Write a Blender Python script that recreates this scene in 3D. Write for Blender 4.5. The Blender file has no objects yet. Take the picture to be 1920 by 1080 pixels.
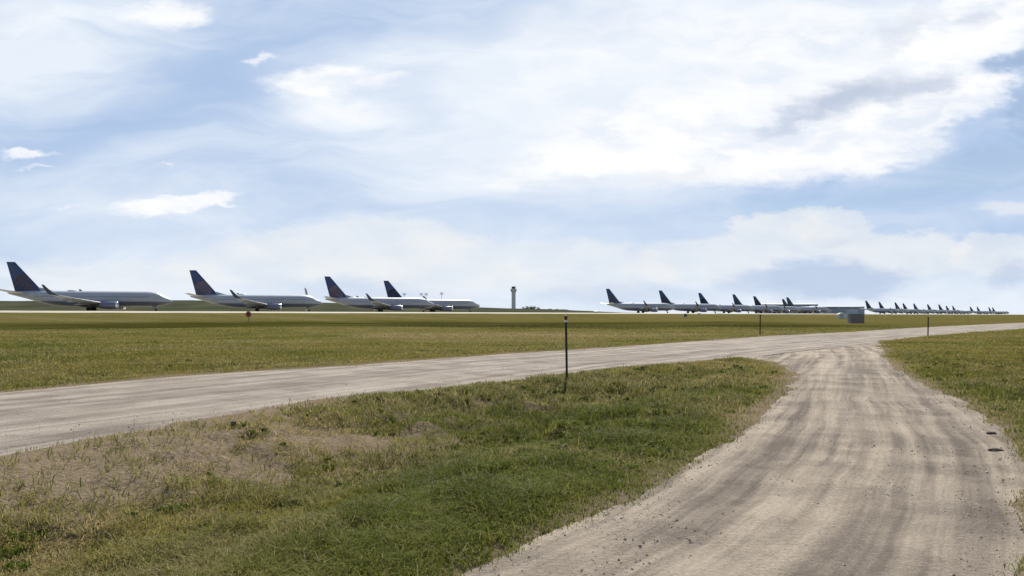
import bpy, math, random
import numpy as np
from mathutils import Vector
R = math.radians
SC = bpy.context.scene
COL = SC.collection
random.seed(7)
rng = np.random.default_rng(11)

# ------------------------------------------------------------------ camera
EYE = 1.7
FPX = 1493.0            # focal length in photo pixels (1920 wide)
HY = 590.5              # horizon row in the photo
cd = bpy.data.cameras.new('camera')
cam = bpy.data.objects.new('camera', cd)
COL.objects.link(cam)
cam.location = (0, 0, EYE)
cam.rotation_euler = (R(90), 0, 0)
cd.sensor_width = 36
cd.lens = FPX / 1920 * 36
cd.shift_y = (HY - 540) / 1920
cd.clip_start = 0.1
cd.clip_end = 80000
SC.camera = cam

# ------------------------------------------------------------------ light
SUN_EL, SUN_AZ = 44.0, 5.0           # azimuth: degrees to the right of straight ahead
sd_ = bpy.data.lights.new('sun', 'SUN')
sd_.energy = 4.8
sd_.angle = R(0.6)
sd_.color = (1.0, 0.95, 0.87)
sun = bpy.data.objects.new('sun', sd_)
COL.objects.link(sun)
sv = Vector((math.sin(R(SUN_AZ)) * math.cos(R(SUN_EL)), math.cos(R(SUN_AZ)) * math.cos(R(SUN_EL)), math.sin(R(SUN_EL))))
sun.rotation_euler = sv.to_track_quat('Z', 'Y').to_euler()
sun.location = (0, 0, 60)

SC.view_settings.view_transform = 'Standard'
SC.view_settings.look = 'None'
SC.view_settings.exposure = 0.35
SC.view_settings.gamma = 1.0
SC.view_settings.use_curve_mapping = False
SC.cycles.max_bounces = 6
SC.cycles.transparent_max_bounces = 8
SC.cycles.caustics_reflective = False
SC.cycles.caustics_refractive = False

# ------------------------------------------------------------------ sky with clouds
W = bpy.data.worlds.new('World')
SC.world = W
W.use_nodes = True
wt = W.node_tree
wt.nodes.clear()


class NT:
    """small helper to write node graphs"""
    def __init__(s, tree):
        s.t = tree

    def n(s, kind, **kw):
        nd = s.t.nodes.new(kind)
        for k, v in kw.items():
            setattr(nd, k, v)
        return nd

    def put(s, sock, v):
        if isinstance(v, bpy.types.NodeSocket):
            s.t.links.new(v, sock)
        elif v is not None:
            if sock.type == 'RGBA' and not hasattr(v, '__len__'):
                v = (v, v, v, 1)
            elif sock.type == 'RGBA' and len(v) == 3:
                v = tuple(v) + (1,)
            sock.default_value = v

    def math(s, op, a, b=None, c=None, clamp=False):
        nd = s.n('ShaderNodeMath', operation=op, use_clamp=clamp)
        for i, v in enumerate((a, b, c)):
            s.put(nd.inputs[i], v)
        return nd.outputs[0]

    def vmath(s, op, a, b=None, scale=None):
        nd = s.n('ShaderNodeVectorMath', operation=op)
        s.put(nd.inputs[0], a)
        if b is not None:
            s.put(nd.inputs[1], b)
        if scale is not None:
            s.put(nd.inputs['Scale'], scale)
        return nd.outputs['Value'] if op in ('LENGTH', 'DOT_PRODUCT') else nd.outputs[0]

    def ramp(s, v, a, b, lo=0.0, hi=1.0, smooth=True):
        nd = s.n('ShaderNodeMapRange', interpolation_type='SMOOTHSTEP' if smooth else 'LINEAR')
        for i, x in enumerate((v, a, b, lo, hi)):
            s.put(nd.inputs[i], x)
        return nd.outputs[0]

    def noise(s, vec, scale, detail=4, rough=0.55, dist=0.0, color=False, lac=2.0):
        nd = s.n('ShaderNodeTexNoise')
        s.put(nd.inputs['Vector'], vec)
        for k, x in (('Scale', scale), ('Detail', detail), ('Roughness', rough), ('Distortion', dist), ('Lacunarity', lac)):
            s.put(nd.inputs[k], x)
        return nd.outputs['Color' if color else 0]

    def mix(s, f, a, b, blend='MIX'):
        nd = s.n('ShaderNodeMix', data_type='RGBA', blend_type=blend)
        s.put(nd.inputs[0], f)
        s.put(nd.inputs[6], a)
        s.put(nd.inputs[7], b)
        return nd.outputs[2]

    def sep(s, v):
        nd = s.n('ShaderNodeSeparateXYZ')
        s.put(nd.inputs[0], v)
        return nd.outputs

    def comb(s, x, y, z):
        nd = s.n('ShaderNodeCombineXYZ')
        for i, v in enumerate((x, y, z)):
            s.put(nd.inputs[i], v)
        return nd.outputs[0]

    def mapping(s, v, loc=(0, 0, 0), rot=(0, 0, 0), scale=(1, 1, 1), kind='POINT'):
        nd = s.n('ShaderNodeMapping', vector_type=kind)
        s.put(nd.inputs[0], v)
        nd.inputs[1].default_value = loc
        nd.inputs[2].default_value = rot
        nd.inputs[3].default_value = scale
        return nd.outputs[0]


w = NT(wt)
sky = w.n('ShaderNodeTexSky', sky_type='NISHITA')
sky.sun_disc = False
sky.sun_elevation = R(SUN_EL)
sky.sun_rotation = R(SUN_AZ)
sky.altitude = 1600
sky.air_density = 1.0
sky.dust_density = 0.6
sky.ozone_density = 1.6
dirv = w.n('ShaderNodeTexCoord').outputs['Generated']
dx, dy, dz = w.sep(w.vmath('NORMALIZE', dirv))
den = w.math('MAXIMUM', dy, 0.12)
U = w.math('DIVIDE', dx, den)           # tangent-plane coordinates on the sky, east and up
V = w.math('DIVIDE', dz, den)
K = FPX / 100.0
P0 = w.comb(w.math('MULTIPLY', U, K), w.math('MULTIPLY', V, K), 0.0)
# two warps: soft for the haze, ragged for the edges of the clouds
wz1 = w.vmath('SUBTRACT', w.noise(w.mapping(P0, scale=(1, 1.6, 1)), 0.35, 3, 0.5, color=True), (0.5, 0.5, 0.5))
wz2 = w.vmath('SUBTRACT', w.noise(w.mapping(P0, scale=(1, 2.4, 1)), 1.3, 7, 0.62, color=True), (0.5, 0.5, 0.5))
PH = w.vmath('ADD', P0, w.vmath('MULTIPLY', wz1, (2.2, 1.2, 0)))
PC = w.vmath('ADD', w.vmath('ADD', P0, w.vmath('MULTIPLY', wz1, (0.7, 0.35, 0))), w.vmath('MULTIPLY', wz2, (1.5, 0.55, 0)))


def blobs(vec, items):
    """1 - product of (1 - weight*ellipse); items in sky units: x, y (photo px), half sizes, tilt, inner edge, weight"""
    acc = None
    for (px, py, rx, ry, rot, inner, wgt) in items:
        m = w.mapping(vec, loc=((px - 960) / 100, (HY - py) / 100, 0), rot=(0, 0, R(rot)), scale=(rx / 100, ry / 100, 1), kind='TEXTURE')
        ln = w.vmath('LENGTH', m)
        v = w.ramp(ln, inner, 1.0, 1 - wgt, 1.0)
        acc = v if acc is None else w.math('MULTIPLY', acc, v)
    return w.math('SUBTRACT', 1.0, acc)


haze = blobs(PH, [
    (1080, 190, 700, 340, 12, 0.2, 0.85), (300, 320, 500, 130, 14, 0.1, 0.25), (60, 70, 420, 200, 15, 0.2, 0.7), (700, 220, 330, 120, -20, 0.1, 0.6),
    (960, 575, 1900, 170, 0, 0.3, 0.8), (300, 450, 520, 120, 0, 0.2, 0.45), (850, 330, 420, 80, 0, 0.2, 0.4),
    (1500, 60, 520, 260, 0, 0.3, 0.8), (760, 90, 170, 80, 30, 0.1, 0.3), (1900, 400, 130, 45, 0, 0.1, 0.35),
    (100, 360, 300, 90, 0, 0.1, 0.25), (1150, 420, 500, 60, 0, 0.1, 0.2)])
streak = w.noise(w.mapping(P0, rot=(0, 0, R(-24)), scale=(0.22, 1.0, 1)), 0.75, 6, 0.55, 0.4)
streak2 = w.noise(w.mapping(PH, rot=(0, 0, R(-14)), scale=(0.3, 1.3, 1)), 0.9, 7, 0.6, 0.6)
haze = w.math('ADD', w.math('MULTIPLY', haze, w.ramp(streak, 0.25, 0.68, 0.66, 1.1)), w.ramp(streak2, 0.36, 0.70, 0.10, 0.50), clamp=True)

cloud = blobs(PC, [
    # the big bright bank on the right
    (1230, 255, 330, 125, 8, 0.35, 0.92), (1450, 285, 330, 72, 4, 0.6, 0.95), (1620, 215, 320, 70, 10, 0.65, 0.97),
    (1500, 110, 330, 150, 10, 0.3, 0.7), (1790, 60, 170, 110, 15, 0.55, 0.9), (1300, 50, 350, 130, 0, 0.2, 0.45),
    (1010, 320, 260, 60, 6, 0.1, 0.75), (1050, 120, 300, 160, 20, 0.1, 0.5), (1880, 20, 140, 70, 0, 0.4, 0.9),
    (1840, 150, 90, 35, 0, 0.4, 0.9), (1660, 290, 150, 45, 14, 0.4, 0.8),
    # separate small clouds on the left
    (600, 152, 135, 38, 3, 0.45, 1.0), (705, 148, 75, 14, 6, 0.3, 0.9), (650, 205, 170, 50, -10, 0.1, 0.6),
    (498, 106, 44, 12, 4, 0.3, 0.8), (50, 287, 75, 14, 1, 0.35, 0.95), (82, 313, 42, 6, 1, 0.2, 0.6),
    (300, 389, 120, 19, 3, 0.4, 0.95), (400, 376, 80, 17, 6, 0.35, 0.95), (336, 309, 24, 5, 0, 0.2, 0.5), (122, 393, 18, 5, 0, 0.2, 0.4),
    (310, 22, 130, 36, 6, 0.25, 0.85), (60, 40, 140, 60, 10, 0.1, 0.4)])
low = blobs(PC, [
    # low cumulus line above the field
    (1490, 440, 145, 52, 0, 0.75, 0.75), (1560, 425, 85, 40, 0, 0.7, 0.7), (1690, 475, 170, 46, 0, 0.7, 0.75), (1330, 485, 200, 50, 3, 0.6, 0.65),
    (1870, 480, 110, 45, 0, 0.7, 0.7), (1080, 500, 240, 62, 0, 0.65, 0.6), (690, 470, 240, 70, 0, 0.7, 0.65), (480, 490, 210, 62, 6, 0.6, 0.6),
    (830, 500, 170, 68, 0, 0.6, 0.6), (200, 520, 260, 50, 0, 0.5, 0.55), (1900, 392, 80, 20, 0, 0.3, 0.6)])
shade = blobs(PC, [
    (1590, 180, 165, 42, 14, 0.15, 1.0), (1720, 165, 130, 32, 8, 0.1, 0.8), (1480, 225, 110, 26, 24, 0.1, 0.7),
    (1690, 60, 90, 45, 40, 0.1, 0.45), (1840, 30, 60, 22, 15, 0.1, 0.5), (1250, 330, 160, 26, 3, 0.1, 0.25)])
base = blobs(PC, [
    (1560, 525, 190, 50, 0, 0.45, 0.9), (1420, 530, 120, 35, 0, 0.3, 0.5), (640, 545, 260, 45, 0, 0.2, 0.4), (1890, 510, 70, 36, 0, 0.2, 0.7),
    (1150, 550, 260, 36, 0, 0.2, 0.35), (1560, 452, 70, 22, 0, 0.1, 0.35)])
hole = blobs(PC, [
    (1900, 115, 105, 32, 14, 0.3, 1.0), (1935, 205, 60, 70, 0, 0.5, 0.9), (1850, 318, 230, 62, 10, 0.35, 0.9), (1560, 375, 330, 26, 4, 0.35, 0.75)])
lump = w.noise(w.mapping(PC, scale=(1, 2.2, 1)), 0.85, 4, 0.5)
band = blobs(PH, [(270, 215, 330, 75, 22, 0.1, 0.85), (560, 60, 220, 55, 5, 0.1, 0.6), (1000, 405, 420, 38, 0, 0.1, 0.4), (120, 340, 330, 60, 0, 0.1, 0.35)])

cov_h = w.math('MULTIPLY', w.math('MULTIPLY', haze, w.math('SUBTRACT', 1.0, w.math('MULTIPLY', hole, 0.6))), w.math('SUBTRACT', 1.0, w.math('MULTIPLY', band, 0.55)))
cov_c = w.math('MULTIPLY', cloud, w.math('SUBTRACT', 1.0, hole))
cov_c = w.math('MULTIPLY', cov_c, w.ramp(lump, 0.3, 0.5, 0.78, 1.0))
up = w.ramp(dz, -0.02, 0.0, 0.0, 1.0)
skyc = w.vmath('SCALE', sky.outputs[0], scale=0.065)
hsv = w.n('ShaderNodeHueSaturation')
hsv.inputs['Saturation'].default_value = 0.95
w.put(hsv.inputs['Color'], skyc)
ahead = w.ramp(dy, -0.1, 0.5, 0.35, 1.0)             # the cloud field stands on the sunny side
HZ = (0.635, 0.69, 0.765)
VEIL = (0.335, 0.45, 0.65)
WHITE = (0.83, 0.825, 0.82)
veil = w.math('MULTIPLY', ahead, w.math('SUBTRACT', 0.85, w.math('MULTIPLY', hole, 0.5)))
c0 = w.mix(veil, hsv.outputs[0], VEIL)
c1 = w.mix(w.math('MULTIPLY', cov_h, ahead), c0, HZ)
lowc = w.mix(w.ramp(lump, 0.3, 0.65), (0.60, 0.645, 0.70), (0.695, 0.705, 0.71))
c2 = w.mix(w.math('MULTIPLY', low, 0.95), c1, lowc)
c2 = w.mix(w.math('MULTIPLY', base, 0.95), c2, (0.40, 0.485, 0.63))
wh = w.mix(w.ramp(w.math('ADD', w.math('MULTIPLY', lump, 0.6), w.math('MULTIPLY', streak2, 0.4)), 0.36, 0.60), (0.665, 0.70, 0.76), WHITE)
c3 = w.mix(w.math('MULTIPLY', cov_c, 0.94), c2, wh)
c4 = w.mix(w.math('MULTIPLY', shade, 0.95), c3, (0.42, 0.48, 0.595))
c5 = w.mix(up, (0.20, 0.19, 0.12), c4)
bg = w.n('ShaderNodeBackground')
w.put(bg.inputs[0], c5)
bg.inputs[1].default_value = 1.0
wo = w.n('ShaderNodeOutputWorld')
wt.links.new(bg.outputs[0], wo.inputs[0])
W.cycles.sampling_method = 'MANUAL'
W.cycles.sample_map_resolution = 1024


# ------------------------------------------------------------------ materials
def material(name):
    m = bpy.data.materials.new(name)
    m.use_nodes = True
    t = m.node_tree
    b = t.nodes['Principled BSDF']
    return m, NT(t), b


def paint(name, col, rough=0.4, metal=0.0, var=0.12, scale=3.0, bump=0.0, coat=0.0):
    m, g, b = material(name)
    co = g.n('ShaderNodeTexCoord').outputs['Object']
    n = g.noise(co, scale, 5, 0.6)
    k = g.ramp(n, 0.25, 0.75, 1 - var, 1 + var)
    g.put(b.inputs['Base Color'], g.vmath('SCALE', tuple(col), scale=k))
    g.put(b.inputs['Roughness'], g.ramp(n, 0.2, 0.8, max(0.05, rough - 0.08), rough + 0.1))
    b.inputs['Metallic'].default_value = metal
    b.inputs['Coat Weight'].default_value = coat
    if bump:
        bn = g.n('ShaderNodeBump')
        bn.inputs['Strength'].default_value = bump
        g.put(bn.inputs['Height'], g.noise(co, scale * 8, 4))
        g.put(b.inputs['Normal'], bn.outputs[0])
    return m


# ------------------------------------------------------------------ numpy noise
def vnoise(x, y, seed):
    xi = np.floor(x).astype(np.int64)
    yi = np.floor(y).astype(np.int64)
    fx = x - xi
    fy = y - yi
    fx = fx * fx * (3 - 2 * fx)
    fy = fy * fy * (3 - 2 * fy)

    def h(a, b):
        v = (a * 374761393 + b * 668265263 + seed * 1442695041) & 0xFFFFFFFF
        v = ((v ^ (v >> 13)) * 1274126177) & 0xFFFFFFFF
        v = ((v ^ (v >> 16)) * 2246822519) & 0xFFFFFFFF
        return ((v ^ (v >> 15)) & 0xFFFFFF) / float(0xFFFFFF)
    a, b, c, d = h(xi, yi), h(xi + 1, yi), h(xi, yi + 1), h(xi + 1, yi + 1)
    return (a * (1 - fx) + b * fx) * (1 - fy) + (c * (1 - fx) + d * fx) * fy


def fbm(x, y, seed, oct=4, gain=0.5):
    s = 0
    a = 1.0
    tot = 0
    for i in range(oct):
        s = s + a * vnoise(x * 2 ** i, y * 2 ** i, seed + i * 17)
        tot += a
        a *= gain
    return s / tot


def sstep(a, b, v):
    t = np.clip((v - a) / (b - a), 0, 1)
    return t * t * (3 - 2 * t)


# ------------------------------------------------------------------ plan of the place (metres, camera foot at the origin)
def pt(px, py, z=0.0):
    d = (EYE - z) * FPX / (py - HY)
    return ((px - 960) / FPX * d, d)


UPPER = [pt(0, 737), pt(340, 705), pt(680, 684), pt(960, 663), pt(1140, 652), pt(1440, 630), pt(1600, 622), pt(1700, 615.5), pt(1830, 608.8), pt(1920, 605)]
LOWER = [pt(0, 852), pt(220, 812), pt(440, 775), pt(590, 748), pt(760, 735), pt(960, 713), pt(1140, 690), pt(1300, 677), pt(1440, 662),
         pt(1640, 640), pt(1740, 629.5), pt(1830, 622.5), pt(1920, 616.5)]


def ext(a, b, L):
    d = math.hypot(b[0] - a[0], b[1] - a[1])
    return (b[0] + (b[0] - a[0]) / d * L, b[1] + (b[1] - a[1]) / d * L)


ROAD = [ext(UPPER[1], UPPER[0], 45)] + UPPER + [ext(UPPER[-2], UPPER[-1], 700)] + [ext(LOWER[-2], LOWER[-1], 760)] + LOWER[::-1] + [ext(LOWER[1], LOWER[0], 40)]
BL = [pt(1300, 664), pt(1395, 670), pt(1465, 679), pt(1497, 700), pt(1484, 738), pt(1432, 790), pt(1340, 850), pt(1200, 930), pt(1060, 1005), pt(910, 1078), (-0.9, 4.0), (-3.5, 1.0), (-8, -6)]
BR = [pt(1700, 632), pt(1645, 640), pt(1652, 668), pt(1700, 708), pt(1788, 750), pt(1850, 792), pt(1890, 840), pt(1908, 900), pt(1900, 1000), pt(1880, 1080), (2.2, 3.0), (0.5, 0.0), (-4, -9)]
BRANCH = BL + BR[::-1]


def poly_sd(P, X, Y):
    """signed distance, negative inside"""
    d2 = np.full(X.shape, 1e18)
    inside = np.zeros(X.shape, bool)
    n = len(P)
    for i in range(n):
        ax, ay = P[i]
        bx, by = P[(i + 1) % n]
        ex, ey = bx - ax, by - ay
        wx, wy = X - ax, Y - ay
        t = np.clip((wx * ex + wy * ey) / (ex * ex + ey * ey + 1e-12), 0, 1)
        qx, qy = wx - t * ex, wy - t * ey
        d2 = np.minimum(d2, qx * qx + qy * qy)
        c = ((ay > Y) != (by > Y))
        with np.errstate(divide='ignore', invalid='ignore'):
            xin = (bx - ax) * (Y - ay) / (by - ay if by != ay else 1e-9) + ax
        inside ^= c & (X < xin)
    return np.where(inside, -1, 1) * np.sqrt(d2)


def resample(P, n):
    P = np.array(P, float)
    s = np.r_[0, np.cumsum(np.hypot(*np.diff(P, axis=0).T))]
    q = np.linspace(0, s[-1], n)
    return np.c_[np.interp(q, s, P[:, 0]), np.interp(q, s, P[:, 1])], s[-1]


def path_coords(L_, R_, X, Y, n=160):
    """(along in metres, across -1..1) of the strip between two edge lines"""
    a, la = resample(L_, n)
    b, lb = resample(R_, n)
    c = (a + b) / 2
    seg = np.r_[0, np.cumsum(np.hypot(*np.diff(c, axis=0).T))]
    best = np.full(X.shape, 1e18)
    al = np.zeros(X.shape)
    ac = np.zeros(X.shape)
    for i in range(n - 1):
        ex, ey = c[i + 1] - c[i]
        wx, wy = X - c[i, 0], Y - c[i, 1]
        L2 = ex * ex + ey * ey + 1e-12
        t = np.clip((wx * ex + wy * ey) / L2, 0, 1)
        qx, qy = wx - t * ex, wy - t * ey
        d2 = qx * qx + qy * qy
        k = d2 < best
        half = np.hypot(*(a[i] - b[i])) / 2 + 1e-6
        side = np.sign(wx * ey - wy * ex)
        best = np.where(k, d2, best)
        al = np.where(k, seg[i] + t * math.sqrt(L2), al)
        ac = np.where(k, side * np.sqrt(d2), ac)
    return al, ac


UDIR = (0.64, 0.77)                       # the taxiway runs that way


def sdist(X, Y):
    return -0.77 * X + 0.64 * Y


TAXI_Z = EYE + 0.95


def rise(s):
    return np.where(s < 195, (TAXI_Z - 0.42) * sstep(150, 197, s) * 1.0, TAXI_Z - 0.42)


def ground_fields(X, Y):
    sdr = poly_sd(ROAD, X, Y)
    sdb = poly_sd(BRANCH, X, Y)
    sd = np.minimum(sdr, sdb)
    r = np.hypot(X, Y)
    sd_n = sd + (fbm(X * 1.1, Y * 1.1, 3, 4) - 0.5) * np.clip(0.5 + 0.012 * r, 0.5, 2.0)
    s = sdist(X, Y)
    far = sstep(0.4, 4.0, sd)
    und = (fbm(X / 9, Y / 9, 5, 3) - 0.5) * 0.30 * sstep(1.0, 6.0, sd) * np.clip(1 - r / 400, 0.15, 1)
    small = (fbm(X * 1.6, Y * 1.6, 9, 4) - 0.45) * 0.10 * sstep(0.2, 1.5, sd) * sstep(90, 20, r)
    edge = sstep(-0.25, 0.35, sd_n) * 0.075 - 0.05
    swale = -0.22 * np.exp(-((s - 118) / 22.0) ** 2) * far
    hz_ = sstep(-3, 0.5, X) * sstep(26, 20, Y) * sstep(9, 13, Y + 0.35 * X) * sstep(0.6, 2.0, sd)
    hum = sstep(0.46, 0.72, fbm(X * 2.0, Y * 1.5, 13, 3)) * 0.15 * hz_
    hum2 = sstep(0.5, 0.75, fbm(X * 1.3, Y * 1.1, 14, 3)) * 0.10 * sstep(0.6, 2.0, sd) * sstep(40, 15, r)
    dip = -0.38 * sstep(0.7, 3.6, sd) * sstep(34, 24, r)
    z = rise(s) + und + hum + hum2 + dip + small * 1.9 + edge + swale
    return z, sd, sd_n, sdr, sdb, s, r


def zone_fields(X, Y, sd, s, r):
    """how dry, how lush, how bare the ground is (plant cover, not light)"""
    big = fbm(X / 14, Y / 14, 21, 4)
    mid = fbm(X / 2.6, Y / 2.6, 22, 4)
    fine = fbm(X * 1.9, Y * 1.9, 23, 3)
    lush = sstep(0.42, 0.66, 0.5 * mid + 0.35 * big + 0.15 * fine + 0.10 * sstep(-3, 1, X) * sstep(30, 20, Y))
    lush = np.clip(lush + 0.3 * sstep(0.5, 0.7, fbm(X * 0.9, Y * 0.8, 14, 3)) * sstep(40, 20, r), 0, 1)
    # bare, trampled strip beside the near edge of the road at left
    px = 960 + X / np.maximum(Y, 0.5) * FPX
    cx, cy = -3.6, 9.9
    q = np.hypot((X - cx) * 0.77 - (Y - cy) * 0.64, 0) / 1.5
    bare_l = np.exp(-(((X + 4.8) * 0.58 + (Y - 10.6) * 0.81) / 4.8) ** 2 - (((X + 4.1) * 0.81 - (Y - 10.1) * 0.58) / 1.65) ** 2)
    bare = np.clip(bare_l * 1.6 * sstep(0.32, 0.58, 0.45 * fine + 0.55 * mid) , 0, 0.95)
    bare = np.maximum(bare, sstep(0.75, 0.05, sd + (mid - 0.5) * 0.9) * 0.85)
    bare = np.maximum(bare, sstep(0.66, 0.78, mid * 0.6 + fine * 0.4) * 0.7)
    bare = np.maximum(bare, 0.97 * sstep(-2.4, -3.6, X) * sstep(-11, -8, X) * sstep(1.5, 0.7, sd + (fine - 0.5) * 1.6) * (Y < 17))
    bare = np.maximum(bare, 0.93 * sstep(2.6, 3.0, X) * sstep(8.5, 7.0, Y) * sstep(0.25, 0.45, mid))
    bare = np.where(r > 45, bare * 0.55, bare)
    dry = sstep(0.36, 0.62, fbm(X / 4 + 7, Y / 2.8, 31, 5) - 0.09 * sstep(-3, 2, X) * sstep(30, 20, r) + 0.05 * sstep(1, -3, X))
    tan = np.exp(-((Y - 66) / 9.0) ** 2) * sstep(-16, -9, X) * sstep(22, 4, X) * (0.5 + 0.8 * fbm(X / 6, Y / 2.5, 41, 3))
    dry = np.clip(dry * np.where(r > 24, 0.34, 0.55) + tan * 1.3 + sstep(150, 175, s) * 0.3, 0, 1)
    yw = Y + 50 * (fbm(X / 30, Y / 60, 45, 4) - 0.5)
    green = sstep(95, 125, yw) * sstep(235, 180, yw) * sstep(70, 40, X) * sstep(165, 150, s)
    dry = dry * (1 - 0.7 * green)
    lush = np.clip(lush + green * 0.7, 0, 1)
    return np.clip(dry, 0, 1), lush, np.clip(bare, 0, 1), green * np.clip(0.1 + 1.5 * fbm(X / 18, Y / 12, 43, 4), 0, 1)


def mesh_from(name, co, faces_idx, nper, mat, smooth=True, attrs=None):
    me = bpy.data.meshes.new(name)
    nv, nf = len(co), len(faces_idx) // nper
    me.vertices.add(nv)
    me.vertices.foreach_set('co', np.ascontiguousarray(co, dtype=np.float32).ravel())
    me.loops.add(nf * nper)
    me.loops.foreach_set('vertex_index', np.ascontiguousarray(faces_idx, dtype=np.int32))
    me.polygons.add(nf)
    me.polygons.foreach_set('loop_start', np.arange(0, nf * nper, nper, dtype=np.int32))
    me.polygons.foreach_set('use_smooth', np.full(nf, smooth))
    me.update(calc_edges=True)
    for k, (typ, arr) in (attrs or {}).items():
        a = me.attributes.new(k, typ, 'POINT')
        a.data.foreach_set({'FLOAT': 'value', 'FLOAT_VECTOR': 'vector', 'FLOAT_COLOR': 'color'}[typ], np.ascontiguousarray(arr, dtype=np.float32).ravel())
    me.materials.append(mat)
    ob = bpy.data.objects.new(name, me)
    COL.objects.link(ob)
    return ob


# polar sheet: fine where the view is, wide enough to reach the horizon
th = np.concatenate([np.arange(-46, 46.01, 0.12), np.arange(50, 314, 4.0)])
rr = [0.02, 1.2]
while rr[-1] < 500:
    rr.append(rr[-1] * (1.013 if rr[-1] > 3.5 else 1.1))
while rr[-1] < 45000:
    rr.append(rr[-1] * 1.09)
rr = np.array(rr)
TH, RR = np.meshgrid(R(1) * th, rr)
GX, GY = RR * np.sin(TH), RR * np.cos(TH)
nr, na = GX.shape
X, Y = GX.ravel(), GY.ravel()
gz, gsd, gsdn, gsdr, gsdb, gs, gr = ground_fields(X, Y)
gdry, glush, gbare, grush = zone_fields(X, Y, gsd, gs, gr)
ii, jj = np.meshgrid(np.arange(nr - 1), np.arange(na), indexing='ij')
j2 = (jj + 1) % na
quads = np.stack([ii * na + jj, ii * na + j2, (ii + 1) * na + j2, (ii + 1) * na + jj], -1).reshape(-1, 4)[:, ::-1]

# ground material
m_ground, g, b = material('prairie_ground')
geo = g.n('ShaderNodeNewGeometry').outputs['Position']


def attr(gr_, name, out='Fac'):
    return gr_.n('ShaderNodeAttribute', attribute_name=name).outputs[out]


dry_, lush_, bare_ = attr(g, 'dry'), attr(g, 'lush'), attr(g, 'bare')
n1 = g.noise(geo, 0.35, 5, 0.6)
n2 = g.noise(geo, 2.4, 6, 0.65)
n3 = g.noise(geo, 14.0, 5, 0.7)
n4 = g.noise(g.mapping(geo, rot=(0, 0, R(-50)), scale=(1, 5, 1)), 0.02, 6, 0.65)
olive = g.mix(n2, (0.075, 0.066, 0.015), (0.130, 0.112, 0.032))
grn = g.mix(n2, (0.050, 0.054, 0.010), (0.095, 0.092, 0.022))
tanc = g.mix(n3, (0.125, 0.100, 0.042), (0.205, 0.165, 0.080))
dirt = g.mix(n3, (0.185, 0.137, 0.095), (0.33, 0.255, 0.18))
c = g.mix(g.math('MULTIPLY', lush_, g.ramp(n3, 0.2, 0.7, 0.5, 1.0)), olive, grn)
c = g.mix(g.math('MULTIPLY', dry_, g.ramp(n2, 0.35, 0.62, 0.15, 1.0)), c, tanc)
c = g.mix(g.math('MULTIPLY', g.ramp(n4, 0.45, 0.62), 0.5), c, tanc)
c = g.mix(g.math('MULTIPLY', bare_, g.ramp(n3, 0.3, 0.6, 0.5, 1.0)), c, dirt)
c = g.mix(g.math('MULTIPLY', attr(g, 'rush'), 0.75, clamp=True), c, (0.026, 0.027, 0.004))
g.put(b.inputs['Base Color'], c)
b.inputs['Roughness'].default_value = 0.95
b.inputs['Specular IOR Level'].default_value = 0.0
bn = g.n('ShaderNodeBump')
bn.inputs['Strength'].default_value = 0.9
bn.inputs['Distance'].default_value = 0.08
g.put(bn.inputs['Height'], g.math('ADD', n3, g.math('MULTIPLY', n2, 1.3)))
g.put(b.inputs['Normal'], bn.outputs[0])

co = np.c_[X, Y, gz]
ground = mesh_from('ground', co, quads.ravel(), 4, m_ground, True,
                   {'dry': ('FLOAT', gdry), 'lush': ('FLOAT', glush), 'bare': ('FLOAT', gbare), 'rush': ('FLOAT', grush)})
ground['kind'] = 'structure'


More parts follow.
